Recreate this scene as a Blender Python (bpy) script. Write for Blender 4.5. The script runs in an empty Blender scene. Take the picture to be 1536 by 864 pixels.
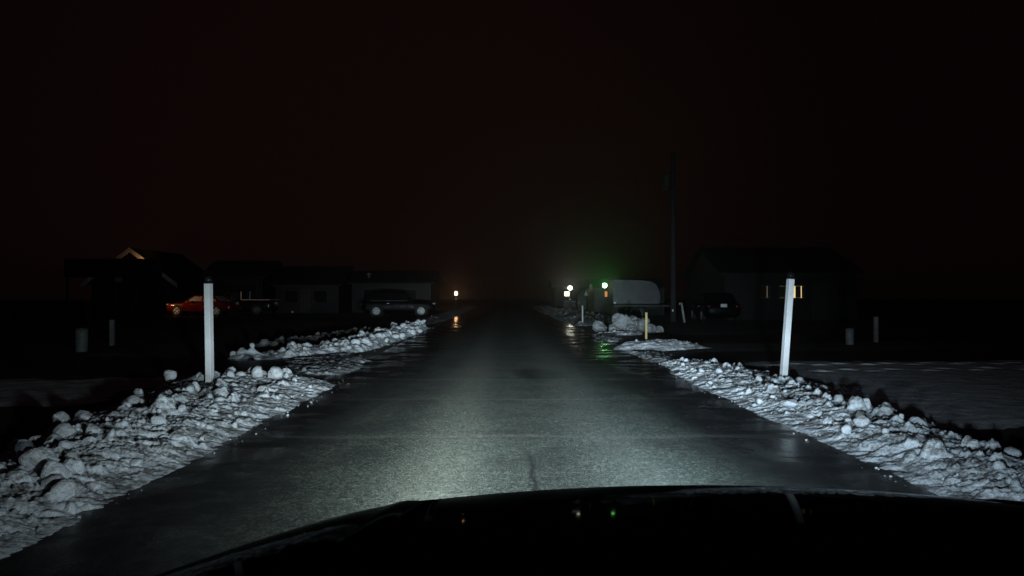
import bpy, bmesh, math, random
import numpy as np
from mathutils import Vector, Matrix

random.seed(7)
rng = np.random.default_rng(11)
scene = bpy.context.scene
C = scene.collection
R = math.radians
PI = math.pi

# ------------------------------------------------------------------ helpers
def link(o, parent=None):
    C.objects.link(o)
    if parent is not None:
        o.parent = parent
    return o

def tag(o, label=None, cat=None, group=None, kind=None):
    if label: o['label'] = label
    if cat: o['category'] = cat
    if group: o['group'] = group
    if kind: o['kind'] = kind
    return o

def thing(name, label, cat, loc=(0, 0, 0), rz=0.0, group=None, rx=0.0, ry=0.0):
    o = bpy.data.objects.new(name, None)
    o.empty_display_size = 0.2
    o.location = loc
    o.rotation_euler = (rx, ry, rz)
    link(o)
    return tag(o, label, cat, group)

class MB:
    """collects shapes into one mesh"""
    def __init__(self):
        self.bm = bmesh.new()
    def box(self, x0, x1, y0, y1, z0, z1, bevel=0.0):
        r = bmesh.ops.create_cube(self.bm, size=1.0)
        vs = r['verts']
        for v in vs:
            v.co = Vector(((x0 + x1) / 2 + v.co.x * (x1 - x0), (y0 + y1) / 2 + v.co.y * (y1 - y0), (z0 + z1) / 2 + v.co.z * (z1 - z0)))
        if bevel > 0:
            es = list({e for v in vs for e in v.link_edges})
            bmesh.ops.bevel(self.bm, geom=es, offset=bevel, segments=2, affect='EDGES', profile=0.6)
        return self
    def cyl(self, p0, p1, r0, r1=None, n=16, caps=True):
        r1 = r0 if r1 is None else r1
        p0, p1 = Vector(p0), Vector(p1)
        d = p1 - p0
        q = d.to_track_quat('Z', 'Y')
        rings = []
        for p, r in ((p0, r0), (p1, r1)):
            rings.append([self.bm.verts.new(p + q @ Vector((r * math.cos(2 * PI * k / n), r * math.sin(2 * PI * k / n), 0))) for k in range(n)])
        for k in range(n):
            self.bm.faces.new((rings[0][k], rings[0][(k + 1) % n], rings[1][(k + 1) % n], rings[1][k]))
        if caps:
            self.bm.faces.new(rings[0][::-1]); self.bm.faces.new(rings[1])
        return self
    def tube(self, pts, r, n=8):
        for a, b in zip(pts[:-1], pts[1:]):
            self.cyl(a, b, r, r, n)
        return self
    def lathe(self, prof, n=24, axis='Z', org=(0, 0, 0)):
        org = Vector(org)
        rings = []
        for r, h in prof:
            ring = []
            for k in range(n):
                a = 2 * PI * k / n
                c, s = r * math.cos(a), r * math.sin(a)
                p = Vector((c, s, h)) if axis == 'Z' else (Vector((c, h, s)) if axis == 'Y' else Vector((h, c, s)))
                ring.append(self.bm.verts.new(org + p))
            rings.append(ring)
        for a, b in zip(rings[:-1], rings[1:]):
            for k in range(n):
                self.bm.faces.new((a[k], a[(k + 1) % n], b[(k + 1) % n], b[k]))
        self.bm.faces.new(rings[0][::-1]); self.bm.faces.new(rings[-1])
        return self
    def poly(self, pts):
        self.bm.faces.new([self.bm.verts.new(Vector(p)) for p in pts])
        return self
    def prism(self, pts2, y0, y1):
        """pts2 in the x-z plane, swept from y0 to y1"""
        a = [self.bm.verts.new((p[0], y0, p[1])) for p in pts2]
        b = [self.bm.verts.new((p[0], y1, p[1])) for p in pts2]
        n = len(pts2)
        for k in range(n):
            self.bm.faces.new((a[k], a[(k + 1) % n], b[(k + 1) % n], b[k]))
        self.bm.faces.new(a[::-1]); self.bm.faces.new(b)
        return self
    def prism_x(self, pts2, x0, x1):
        """pts2 in the y-z plane, swept from x0 to x1"""
        a = [self.bm.verts.new((x0, p[0], p[1])) for p in pts2]
        b = [self.bm.verts.new((x1, p[0], p[1])) for p in pts2]
        n = len(pts2)
        for k in range(n):
            self.bm.faces.new((a[k], a[(k + 1) % n], b[(k + 1) % n], b[k]))
        self.bm.faces.new(a[::-1]); self.bm.faces.new(b)
        return self
    def loft(self, rings, cap=True):
        vr = [[self.bm.verts.new(Vector(p)) for p in r] for r in rings]
        n = len(vr[0])
        for a, b in zip(vr[:-1], vr[1:]):
            for k in range(n):
                self.bm.faces.new((a[k], a[(k + 1) % n], b[(k + 1) % n], b[k]))
        if cap:
            self.bm.faces.new(vr[0][::-1]); self.bm.faces.new(vr[-1])
        return self
    def sphere(self, c, r, seg=16, ring=10, scale=(1, 1, 1)):
        m = Matrix.Translation(Vector(c)) @ Matrix.Diagonal((*scale, 1))
        bmesh.ops.create_uvsphere(self.bm, u_segments=seg, v_segments=ring, radius=r, matrix=m)
        return self
    def build(self, name, mat, parent=None, smooth=False, bevel=0.0, subsurf=0):
        bmesh.ops.recalc_face_normals(self.bm, faces=self.bm.faces[:])
        me = bpy.data.meshes.new(name)
        self.bm.to_mesh(me); self.bm.free()
        me.materials.append(mat)
        if smooth:
            for p in me.polygons: p.use_smooth = True
        o = link(bpy.data.objects.new(name, me), parent)
        if bevel:
            b = o.modifiers.new('bevel', 'BEVEL'); b.width = bevel; b.segments = 2; b.limit_method = 'ANGLE'
        if subsurf:
            s = o.modifiers.new('sub', 'SUBSURF'); s.levels = subsurf; s.render_levels = subsurf
        return o

def mesh_obj(name, verts, faces, mat, parent=None, smooth=True):
    me = bpy.data.meshes.new(name)
    me.from_pydata([tuple(map(float, v)) for v in verts], [], [tuple(map(int, f)) for f in faces])
    me.materials.append(mat)
    if smooth:
        me.polygons.foreach_set('use_smooth', [True] * len(me.polygons))
    me.update()
    return link(bpy.data.objects.new(name, me), parent)

# ---------------------------------------------------------------- materials
def nt(mat):
    mat.use_nodes = True
    return mat.node_tree, mat.node_tree.nodes['Principled BSDF']

def node(t, typ, **kw):
    n = t.nodes.new(typ)
    for k, v in kw.items():
        if k in n.inputs: n.inputs[k].default_value = v
        else: setattr(n, k, v)
    return n

def math_n(t, op, a, b=None, c=None, clamp=False):
    n = t.nodes.new('ShaderNodeMath'); n.operation = op; n.use_clamp = clamp
    for i, v in enumerate((a, b, c)):
        if v is None: continue
        if isinstance(v, (int, float)): n.inputs[i].default_value = v
        else: t.links.new(v, n.inputs[i])
    return n.outputs[0]

def noise_n(t, vec, scale, detail=4, rough=0.55):
    n = t.nodes.new('ShaderNodeTexNoise')
    n.inputs['Scale'].default_value = scale; n.inputs['Detail'].default_value = detail; n.inputs['Roughness'].default_value = rough
    if vec is not None: t.links.new(vec, n.inputs['Vector'])
    return n.outputs['Fac']

def ramp_n(t, fac, stops):
    n = t.nodes.new('ShaderNodeValToRGB')
    e = n.color_ramp.elements
    while len(e) < len(stops): e.new(0.5)
    for el, (p, c) in zip(e, stops):
        el.position = p; el.color = (*c, 1) if len(c) == 3 else c
    t.links.new(fac, n.inputs[0])
    return n.outputs[0]

def maprange(t, v, a, b, c=0.0, d=1.0, smooth=True):
    n = t.nodes.new('ShaderNodeMapRange')
    n.interpolation_type = 'SMOOTHSTEP' if smooth else 'LINEAR'
    n.inputs[1].default_value = a; n.inputs[2].default_value = b; n.inputs[3].default_value = c; n.inputs[4].default_value = d
    t.links.new(v, n.inputs[0])
    return n.outputs[0]

def mixc(t, fac, a, b):
    n = t.nodes.new('ShaderNodeMix'); n.data_type = 'RGBA'
    if isinstance(fac, (int, float)): n.inputs[0].default_value = fac
    else: t.links.new(fac, n.inputs[0])
    for i, v in ((6, a), (7, b)):
        if isinstance(v, tuple): n.inputs[i].default_value = (*v, 1) if len(v) == 3 else v
        else: t.links.new(v, n.inputs[i])
    return n.outputs[2]

def mixf(t, fac, a, b):
    n = t.nodes.new('ShaderNodeMix'); n.data_type = 'FLOAT'
    t.links.new(fac, n.inputs[0])
    for i, v in ((2, a), (3, b)):
        if isinstance(v, (int, float)): n.inputs[i].default_value = v
        else: t.links.new(v, n.inputs[i])
    return n.outputs[0]

def bump_n(t, h, strength, dist):
    n = t.nodes.new('ShaderNodeBump')
    n.inputs['Strength'].default_value = strength; n.inputs['Distance'].default_value = dist
    t.links.new(h, n.inputs['Height'])
    return n

def plain(name, col, rough=0.6, metal=0.0, var=0.25, scale=6.0, bump=0.0, coat=0.0, spec=0.5):
    """a painted / weathered surface: base colour broken up by two noises"""
    m = bpy.data.materials.new(name)
    t, b = nt(m)
    tc = t.nodes.new('ShaderNodeTexCoord').outputs['Object']
    f = noise_n(t, tc, scale, 5, 0.6)
    dark = tuple(c * (1 - var) for c in col); lite = tuple(min(1, c * (1 + var * 0.6)) for c in col)
    c = ramp_n(t, f, [(0.3, dark), (0.7, lite)])
    t.links.new(c, b.inputs['Base Color'])
    r = maprange(t, noise_n(t, tc, scale * 3, 3), 0.3, 0.7, max(0.02, rough - 0.12), min(1, rough + 0.12))
    t.links.new(r, b.inputs['Roughness'])
    b.inputs['Metallic'].default_value = metal
    b.inputs['Coat Weight'].default_value = coat
    b.inputs['Coat Roughness'].default_value = 0.04
    b.inputs['Specular IOR Level'].default_value = spec
    if bump:
        bn = bump_n(t, noise_n(t, tc, scale * 8, 4), bump, 0.01)
        t.links.new(bn.outputs[0], b.inputs['Normal'])
    return m

def glow(name, col, strength):
    m = bpy.data.materials.new(name)
    t, b = nt(m)
    b.inputs['Base Color'].default_value = (*[min(1, c) for c in col], 1)
    b.inputs['Emission Color'].default_value = (*col, 1)
    b.inputs['Emission Strength'].default_value = strength
    return m

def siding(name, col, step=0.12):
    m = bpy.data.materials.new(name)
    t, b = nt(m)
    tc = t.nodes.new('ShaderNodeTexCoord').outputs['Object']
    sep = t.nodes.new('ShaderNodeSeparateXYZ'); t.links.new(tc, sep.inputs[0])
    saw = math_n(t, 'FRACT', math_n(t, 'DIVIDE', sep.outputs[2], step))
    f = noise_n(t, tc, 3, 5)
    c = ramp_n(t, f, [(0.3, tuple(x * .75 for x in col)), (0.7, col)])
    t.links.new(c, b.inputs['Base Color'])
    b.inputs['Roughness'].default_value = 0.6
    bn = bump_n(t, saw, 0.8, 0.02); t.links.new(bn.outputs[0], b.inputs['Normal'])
    return m

def shingle(name, col):
    m = bpy.data.materials.new(name)
    t, b = nt(m)
    tc = t.nodes.new('ShaderNodeTexCoord').outputs['Object']
    br = t.nodes.new('ShaderNodeTexBrick')
    t.links.new(tc, br.inputs['Vector'])
    br.inputs['Scale'].default_value = 3.0
    br.inputs['Color1'].default_value = (*col, 1); br.inputs['Color2'].default_value = (*[c * .7 for c in col], 1)
    br.inputs['Mortar'].default_value = (*[c * .4 for c in col], 1)
    t.links.new(br.outputs['Color'], b.inputs['Base Color'])
    b.inputs['Roughness'].default_value = 0.85
    return m

def make_snow(name, clean=0.80, dirt=0.16, dirty_at=(0.40, 0.54), bump=0.55):
    m = bpy.data.materials.new(name)
    t, b = nt(m)
    tc = t.nodes.new('ShaderNodeNewGeometry').outputs['Position']
    mp = t.nodes.new('ShaderNodeMapping'); t.links.new(tc, mp.inputs[0]); mp.inputs['Scale'].default_value = (0.6, 1.3, 3.0)
    n1 = noise_n(t, mp.outputs[0], 5.5, 7, 0.65)
    n2 = noise_n(t, tc, 48, 3, 0.6)
    f = math_n(t, 'ADD', math_n(t, 'MULTIPLY', n1, 0.75), math_n(t, 'MULTIPLY', n2, 0.25))
    c = ramp_n(t, f, [(dirty_at[0], (dirt, dirt * .95, dirt * .9)), (dirty_at[1], (clean * .93, clean * .98, clean * 1.05))])
    gr = ramp_n(t, noise_n(t, tc, 150, 2, 0.6), [(0.34, (.45, .42, .38)), (0.46, (1, 1, 1))])
    c = mixc(t, 1.0, c, gr); c.node.blend_type = 'MULTIPLY'
    t.links.new(c, b.inputs['Base Color'])
    b.inputs['Roughness'].default_value = 0.62
    b.inputs['Specular IOR Level'].default_value = 0.3
    h = math_n(t, 'ADD', math_n(t, 'MULTIPLY', noise_n(t, tc, 22, 5, 0.6), 1.0), math_n(t, 'MULTIPLY', noise_n(t, tc, 130, 2, 0.6), 0.25))
    bn = bump_n(t, h, bump, 0.03); t.links.new(bn.outputs[0], b.inputs['Normal'])
    return m

M = {}
M['snow'] = make_snow('snow_bank_material')
M['chunk'] = make_snow('snow_chunk_material', 0.72, 0.34, (0.34, 0.52), 0.8)
M['old_snow'] = make_snow('dirty_snow_material', 0.36, 0.16, (0.35, 0.62), 0.7)
M['slush'] = make_snow('slush_material', 0.6, 0.08, (0.44, 0.6), 0.5)

def asphalt():
    m = bpy.data.materials.new('wet_asphalt')
    t, b = nt(m)
    pos = t.nodes.new('ShaderNodeNewGeometry').outputs['Position']
    sep = t.nodes.new('ShaderNodeSeparateXYZ'); t.links.new(pos, sep.inputs[0])
    x, y = sep.outputs[0], sep.outputs[1]
    mp = t.nodes.new('ShaderNodeMapping'); t.links.new(pos, mp.inputs[0]); mp.inputs['Scale'].default_value = (1.0, 0.22, 1.0)
    big = noise_n(t, mp.outputs[0], 0.9, 5, 0.55)
    patch = noise_n(t, pos, 1.3, 4, 0.6)
    # dry crown of the road, wet shoulders
    ax = math_n(t, 'ABSOLUTE', math_n(t, 'ADD', x, -0.05))
    wet = maprange(t, math_n(t, 'ADD', ax, math_n(t, 'MULTIPLY', math_n(t, 'SUBTRACT', big, 0.5), 2.0)), 1.15, 2.2)
    fine = noise_n(t, pos, 95, 2, 0.7)
    mid = noise_n(t, pos, 34, 3, 0.7)
    cob = noise_n(t, pos, 11, 3, 0.7)
    grit = math_n(t, 'ADD', math_n(t, 'ADD', math_n(t, 'MULTIPLY', fine, 0.45), math_n(t, 'MULTIPLY', mid, 0.35)), math_n(t, 'MULTIPLY', cob, 0.2))
    dry = ramp_n(t, grit, [(0.40, (0.018, 0.021, 0.0175)), (0.51, (0.056, 0.064, 0.054)), (0.62, (0.178, 0.198, 0.168))])
    wetc = ramp_n(t, grit, [(0.34, (0.009, 0.009, 0.010)), (0.68, (0.044, 0.046, 0.046))])
    col = mixc(t, wet, dry, wetc)
    # traffic-worn broad blotches
    col2 = mixc(t, maprange(t, patch, 0.38, 0.68), col, mixc(t, 0.5, col, (0.018, 0.018, 0.019)))
    # sealed cracks running across the road and one running along it
    def wobble(scale, amp):
        return math_n(t, 'MULTIPLY', math_n(t, 'SUBTRACT', noise_n(t, pos, scale, 4, 0.6), 0.5), amp)
    cracks = None
    for yy, w in ((7.05, 0.13), (11.9, 0.17), (16.9, 0.2), (9.6, 0.1)):
        d = math_n(t, 'ABSOLUTE', math_n(t, 'ADD', math_n(t, 'SUBTRACT', y, yy), wobble(0.8, 0.35)))
        line = math_n(t, 'MULTIPLY', maprange(t, d, w, 0.0, 0.0, 1.0), maprange(t, mid, .3, .62, .3, 1))
        cracks = line if cracks is None else math_n(t, 'MAXIMUM', cracks, line)
    col3 = mixc(t, math_n(t, 'MULTIPLY', cracks, 0.42), col2, (0.17, 0.165, 0.15))
    dx = math_n(t, 'ABSOLUTE', math_n(t, 'ADD', math_n(t, 'SUBTRACT', x, 0.21), wobble(2.5, 0.16)))
    lon = math_n(t, 'MULTIPLY', maprange(t, dx, 0.028, 0.006, 0.0, 1.0), maprange(t, y, 6.6, 5.8, 0.0, 1.0))
    col4 = mixc(t, math_n(t, 'MULTIPLY', lon, 0.8), col3, (0.012, 0.012, 0.012))
    # oval oil / damp stain in the lane
    ex = math_n(t, 'DIVIDE', math_n(t, 'SUBTRACT', x, 0.55), 0.42)
    ey = math_n(t, 'DIVIDE', math_n(t, 'SUBTRACT', y, 12.7), 1.1)
    ell = math_n(t, 'ADD', math_n(t, 'MULTIPLY', ex, ex), math_n(t, 'MULTIPLY', ey, ey))
    stain = maprange(t, math_n(t, 'ADD', ell, wobble(2, 1.2)), 1.3, 0.2, 0.0, 0.95)
    col5 = mixc(t, stain, col4, (0.012, 0.012, 0.012))
    beam_l = math_n(t, 'ABSOLUTE', math_n(t, 'ADD', math_n(t, 'ADD', x, 0.52), wobble(0.7, 0.3)))
    beam_r = math_n(t, 'ABSOLUTE', math_n(t, 'ADD', math_n(t, 'ADD', x, -0.85), wobble(0.6, 0.3)))
    beam_track = math_n(t, 'ADD', maprange(t, beam_l, .5, .05, 0, .55), maprange(t, beam_r, .5, .05, 0, .34))  # headlight beam streaks painted into the colour, along paler dry wheel tracks
    col6 = mixc(t, beam_track, col5, mixc(t, maprange(t, grit, .36, .66), (.042, .044, .037), (.27, .28, .235)))
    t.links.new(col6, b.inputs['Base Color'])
    t.links.new(mixf(t, wet, 0.62, maprange(t, patch, 0.4, 0.62, 0.13, 0.48)), b.inputs['Roughness'])
    t.links.new(mixf(t, wet, 0.3, 0.13), b.inputs['Specular IOR Level'])
    h = math_n(t, 'MULTIPLY', grit, mixf(t, wet, 1.0, 0.10))
    bn = bump_n(t, h, 1.0, 0.02)
    t.links.new(bn.outputs[0], b.inputs['Normal'])
    return m
M['asphalt'] = asphalt()

def ground_mat():
    m = bpy.data.materials.new('winter_lawn')
    t, b = nt(m)
    pos = t.nodes.new('ShaderNodeNewGeometry').outputs['Position']
    n1 = noise_n(t, pos, 0.5, 6, 0.6); n2 = noise_n(t, pos, 30, 4, 0.7)
    grass = ramp_n(t, n2, [(0.3, (0.012, 0.010, 0.007)), (0.7, (0.05, 0.042, 0.026))])
    snow = ramp_n(t, n2, [(0.3, (0.3, 0.3, 0.31)), (0.7, (0.62, 0.62, 0.64))])
    f = maprange(t, math_n(t, 'ADD', math_n(t, 'MULTIPLY', n1, 0.8), math_n(t, 'MULTIPLY', n2, 0.2)), 0.56, 0.66)
    t.links.new(mixc(t, math_n(t, 'MULTIPLY', f, 0.4), grass, snow), b.inputs['Base Color'])
    b.inputs['Roughness'].default_value = 0.9
    bn = bump_n(t, n2, 0.6, 0.02); t.links.new(bn.outputs[0], b.inputs['Normal'])
    return m
M['ground'] = ground_mat()

M['white_vinyl'] = plain('white_vinyl', (0.74, 0.74, 0.75), 0.45, var=0.14, scale=5)
M['black_plastic'] = plain('black_glossy_plastic', (0.012, 0.012, 0.013), 0.12, var=0.2)
M['chrome'] = plain('chrome', (0.7, 0.7, 0.7), 0.12, metal=1.0, var=0.1)
M['wood_yellow'] = plain('yellow_lath', (0.40, 0.30, 0.12), 0.7, var=0.3, scale=14, bump=0.3)
M['wood_pale'] = plain('pale_lath', (0.40, 0.38, 0.34), 0.7, var=0.3, scale=14, bump=0.3)
M['pole_wood'] = plain('weathered_pole_wood', (0.032, 0.03, 0.028), 0.85, var=0.45, scale=5, bump=0.5)
M['guard'] = plain('faded_guard_plastic', (0.42, 0.44, 0.40), 0.5, var=0.25)
M['rubber'] = plain('tyre_rubber', (0.014, 0.014, 0.014), 0.8)
M['alloy'] = plain('alloy', (0.9, 0.9, 0.91), 0.35, metal=0.0, var=0.1)
M['alloy_dull'] = plain('dull_steel', (0.32, 0.30, 0.27), 0.45, metal=0.4, var=0.3)
M['red_paint'] = plain('red_paint', (0.15, 0.005, 0.005), 0.25, var=0.12, coat=1.0, scale=2)
M['black_paint'] = plain('black_paint', (0.002, 0.002, 0.003), 0.42, var=0.2, coat=0.0, spec=0.1, scale=2)
M['dark_paint'] = plain('dark_blue_paint', (0.010, 0.012, 0.02), 0.25, var=0.2, coat=0.8, scale=2)
M['car_glass'] = plain('tinted_glass', (0.008, 0.008, 0.009), 0.06, var=0.1, spec=0.4)
M['clear_glass'] = plain('frosted_car_glass', (0.55, 0.52, 0.46), 0.2, var=0.35, scale=3)
M['lens_clear'] = plain('clear_lens', (0.75, 0.75, 0.74), 0.15, metal=0.4, var=0.1)
M['lens_red'] = plain('red_lens', (0.06, 0.005, 0.004), 0.2, var=0.1)
M['reflector_white'] = plain('white_reflector', (0.9, 0.9, 0.9), 0.3, var=0.05)
M['plate'] = plain('plate_white', (0.85, 0.85, 0.85), 0.4, var=0.06)
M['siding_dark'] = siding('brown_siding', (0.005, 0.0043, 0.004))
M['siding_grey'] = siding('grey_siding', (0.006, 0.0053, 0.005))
M['roof'] = shingle('dark_shingles', (0.02, 0.019, 0.018))
M['trim'] = plain('pale_trim', (0.5, 0.48, 0.44), 0.6, var=0.2)
M['trim_dull'] = plain('dull_trim', (0.024, 0.021, 0.019), 0.6, var=0.35, scale=3)
M['door'] = plain('dark_door', (0.014, 0.012, 0.011), 0.6)
M['pane_dark'] = plain('dark_pane', (0.012, 0.012, 0.013), 0.08, var=0.1)
M['curtain'] = plain('curtain_cloth', (0.05, 0.035, 0.02), 0.9)
M['trailer'] = plain('trailer_aluminium', (0.075, 0.078, 0.082), 0.5, var=0.22, scale=1.6)
M['dark_metal'] = plain('dark_metal', (0.02, 0.02, 0.02), 0.5, metal=0.3)
M['galv'] = plain('galvanised', (0.34, 0.34, 0.34), 0.5, metal=0.5, var=0.35, scale=5)
M['fence_wood'] = plain('fence_wood', (0.11, 0.12, 0.12), 0.8, var=0.45, scale=6)
M['fence_rail'] = plain('fence_rail_wood', (0.33, 0.34, 0.33), 0.8, var=0.4, scale=6)
M['barrel'] = plain('grey_barrel', (0.13, 0.135, 0.135), 0.6, var=0.35, scale=4)
M['barrel_lid'] = plain('dark_lid', (0.05, 0.05, 0.05), 0.5)

# -------------------------------------------------------- vectorised noise
def _hash(ix, iy, seed):
    h = (ix.astype(np.int64) * 374761393 + iy.astype(np.int64) * 668265263 + seed * 1274126177) & 0x7fffffff
    h = ((h ^ (h >> 13)) * 1274126177) & 0x7fffffff
    return ((h ^ (h >> 16)) & 0xffff) / 65535.0
def vnoise(x, y, seed=0):
    ix, iy = np.floor(x), np.floor(y)
    fx, fy = x - ix, y - iy
    ux, uy = fx * fx * (3 - 2 * fx), fy * fy * (3 - 2 * fy)
    a = _hash(ix, iy, seed); b = _hash(ix + 1, iy, seed); c = _hash(ix, iy + 1, seed); d = _hash(ix + 1, iy + 1, seed)
    return (a * (1 - ux) + b * ux) * (1 - uy) + (c * (1 - ux) + d * ux) * uy
def fbm(x, y, seed=0, octv=4, gain=0.5):
    s = 0; a = 1; tot = 0
    for k in range(octv):
        s = s + a * vnoise(x * 2 ** k + 17 * k, y * 2 ** k - 9 * k, seed + k); tot += a; a *= gain
    return s / tot

# ------------------------------------------------------------------- snow
def bank(name, path, res, lumps, seed, label=None, mat='snow', rough=0.06, lump_r=(0.025, 0.11), edge_pow=1.6, skew=0.0):
    """a ploughed ridge of snow: path = [(x, y, half_width, height)], ploughed up along the road"""
    P = np.array(path, float)
    seg = np.r_[0, np.cumsum(np.hypot(np.diff(P[:, 0]), np.diff(P[:, 1])))]
    L = seg[-1]
    nt_ = max(4, int(L / res)); wmax = P[:, 2].max(); ns = max(6, int(2 * wmax / res))
    tt = np.linspace(0, L, nt_ + 1)
    cx = np.interp(tt, seg, P[:, 0]); cy = np.interp(tt, seg, P[:, 1]); hw = np.interp(tt, seg, P[:, 2]); hh = np.interp(tt, seg, P[:, 3])
    k = max(1, int(0.6 / res))
    def sm(a):
        return np.convolve(np.pad(a, k, mode='edge'), np.ones(2 * k + 1) / (2 * k + 1), 'valid')
    cx, cy = sm(cx), sm(cy)
    dx, dy = np.gradient(cx), np.gradient(cy); l = np.hypot(dx, dy); nx, ny = dy / l, -dx / l
    ss = np.linspace(-1.12, 1.12, ns + 1)
    T, S = np.meshgrid(np.arange(nt_ + 1), ss, indexing='ij')
    X = cx[T] + nx[T] * S * hw[T]; Y = cy[T] + ny[T] * S * hw[T]
    w = fbm(X * 1.7, Y * 1.7, seed + 50, 5, 0.6)
    Se = S + (w - 0.5) * 0.55
    prof = np.clip(1 - np.abs(Se - skew * (1 - np.abs(Se))) ** edge_pow, -0.25, 1)
    endf = np.minimum(tt, L - tt)[:, None] / 0.7
    endf = np.clip(endf + (w - 0.5) * 0.8, -0.1, 1)
    env = np.clip(prof, 0, 1) ** 0.7 * np.clip(endf, 0, 1)
    base = hh[T] * env
    low = np.where((prof <= 0) | (endf <= 0), -0.03, 0.0)
    z = base * (0.62 + 0.76 * fbm(X * 2.6, Y * 1.3, seed, 5, 0.55))
    # lumps thrown up by the plough: squarish hummocks of many sizes
    A = 2 * wmax * L
    n = int(lumps * A)
    lx = rng.uniform(0, L, n); ls = rng.uniform(-1, 1, n)
    lr = lump_r[0] + (lump_r[1] - lump_r[0]) * rng.random(n) ** 3.0
    wx = X + (fbm(X * 9, Y * 9, seed + 3, 3) - 0.5) * 0.09; wy = Y + (fbm(X * 9 + 40, Y * 9, seed + 4, 3) - 0.5) * 0.09
    bump = np.zeros_like(X)
    for i in range(n):
        a = int(lx[i] / L * nt_)
        px = cx[a] + nx[a] * ls[i] * hw[a]; py = cy[a] + ny[a] * ls[i] * hw[a]
        r = lr[i]
        wdt = int(r * 1.8 / res) + 2
        j = int((ls[i] + 1.12) / 2.24 * ns); wj = int(r * 1.8 / (2.24 * hw[a] / ns)) + 2
        sl = (slice(max(0, a - wdt), a + wdt + 1), slice(max(0, j - wj), j + wj + 1))
        ang = rng.uniform(0, PI); ca, sa = math.cos(ang), math.sin(ang)
        ux = (wx[sl] - px) * ca + (wy[sl] - py) * sa; uy = -(wx[sl] - px) * sa + (wy[sl] - py) * ca
        d = (np.abs(ux / r) ** 2.6 + np.abs(uy / (r * rng.uniform(0.6, 1.0))) ** 2.6)
        tilt = 1 + 0.5 * ux / r * rng.uniform(-1, 1)
        b = r * rng.uniform(0.55, 1.25) * np.clip(1 - d, 0, 1) ** 0.75 * tilt
        bump[sl] = np.maximum(bump[sl], b)
    g = np.clip(env * 1.6, 0, 1)
    rg = 1 - np.abs(2 * fbm(X * 1.9 + w, Y * 5.0, seed + 20, 6, 0.55) - 1) * 2.2
    rg2 = 1 - np.abs(2 * fbm(X * 8 + w * 2, Y * 19, seed + 21, 4, 0.6) - 1) * 2.0
    z = z + bump * g + (rg - .5) * rough * 0.95 * g + (rg2 - .5) * rough * .55 * g + (fbm(X * 40, Y * 40, seed + 8, 2) - 0.5) * rough * .5 * g + low + 0.004 - 0.012 * (1 - g)
    V = np.stack([X.ravel(), Y.ravel(), z.ravel()], 1)
    i, j = np.meshgrid(np.arange(nt_), np.arange(ns), indexing='ij')
    q = (i * (ns + 1) + j).ravel()
    F = np.stack([q, q + 1, q + ns + 2, q + ns + 1], 1)
    o = mesh_obj(name, V, F, M[mat])
    if o.data.polygons[0].normal.z < 0: o.data.flip_normals()
    o['kind'] = 'structure'
    def height(px, py):
        d = (X - px) ** 2 + (Y - py) ** 2
        return float(z.ravel()[d.argmin()])
    o['_n'] = 0
    del o['_n']
    return o, height

_ico = {}
def ico(sub):
    if sub not in _ico:
        bm = bmesh.new(); bmesh.ops.create_icosphere(bm, subdivisions=sub, radius=1)
        bm.verts.ensure_lookup_table()
        _ico[sub] = (np.array([v.co[:] for v in bm.verts]), np.array([[v.index for v in f.verts] for f in bm.faces]))
        bm.free()
    return _ico[sub]

def chunk_geo(size, seed, sub=3, planes=9, flat=1.0):
    """an irregular clod: a ball cut by random planes, edges worn round"""
    r = np.random.default_rng(seed)
    v, f = ico(sub)
    v = v.copy()
    pn = r.normal(size=(planes, 3)); pn /= np.linalg.norm(pn, axis=1)[:, None]
    pd = r.uniform(0.5, 1.0, planes)
    dots = np.maximum(v @ pn.T, 0) / pd
    rad = (np.sum(dots ** 14, axis=1) + 1.0) ** (-1 / 14.0)
    p = v * rad[:, None]
    s = seed % 97
    q = v * 2.1 + s
    p += v * ((fbm(q[:, 0] + q[:, 2] * .7, q[:, 1] - q[:, 2] * .6, s, 5, .62) - 0.5) * 0.5)[:, None]
    p += v * ((fbm(q[:, 0] * 4 - q[:, 2] * 3, q[:, 1] * 4 + q[:, 2] * 3, s + 5, 3, .6) - 0.5) * 0.16)[:, None]
    sc = r.uniform(0.75, 1.25, 3); sc[2] *= flat
    p = p * sc * size
    a = r.uniform(0, 2 * PI); ca, sa = math.cos(a), math.sin(a)
    p = np.stack([p[:, 0] * ca - p[:, 1] * sa, p[:, 0] * sa + p[:, 1] * ca, p[:, 2]], 1)
    return p, f

def rubble(name, label, spots, mat='chunk', sub=2):
    V = []; F = []; off = 0
    for k, (x, y, z, s) in enumerate(spots):
        v, f = chunk_geo(s, int(rng.integers(1, 10 ** 6)), sub, 8, 0.8)
        V.append(v + np.array([x, y, z])); F.append(f + off); off += len(v)
    o = mesh_obj(name, np.concatenate(V), np.concatenate(F), M[mat])
    tag(o, label, 'snow rubble', kind='stuff')
    return o

def scatter(path, height, n, rmin, rmax, side=(-0.95, 0.95), power=3.0, sink=0.25):
    P = np.array(path, float); seg = np.r_[0, np.cumsum(np.hypot(np.diff(P[:, 0]), np.diff(P[:, 1])))]
    out = []
    for _ in range(n):
        t = rng.uniform(0.2, seg[-1] - 0.2)
        cx, cy, hw = (np.interp(t, seg, P[:, c]) for c in (0, 1, 2))
        s = rng.uniform(*side)
        x, y = cx + s * hw, cy + rng.uniform(-0.1, 0.1)
        r = rmin + (rmax - rmin) * rng.random() ** power
        out.append((x, y, height(x, y) + r * (0.55 - sink), r))
    return out

def snow_chunk(x, y, z, size, seed, label, flat=0.9):
    v, f = chunk_geo(size * .88, seed, 3, 9, flat)
    o = mesh_obj('snow_chunk', v, f, M['chunk'])
    o.location = (x, y, z)
    return tag(o, label, 'snow chunk', 'large snow chunks on the ploughed banks')

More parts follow.
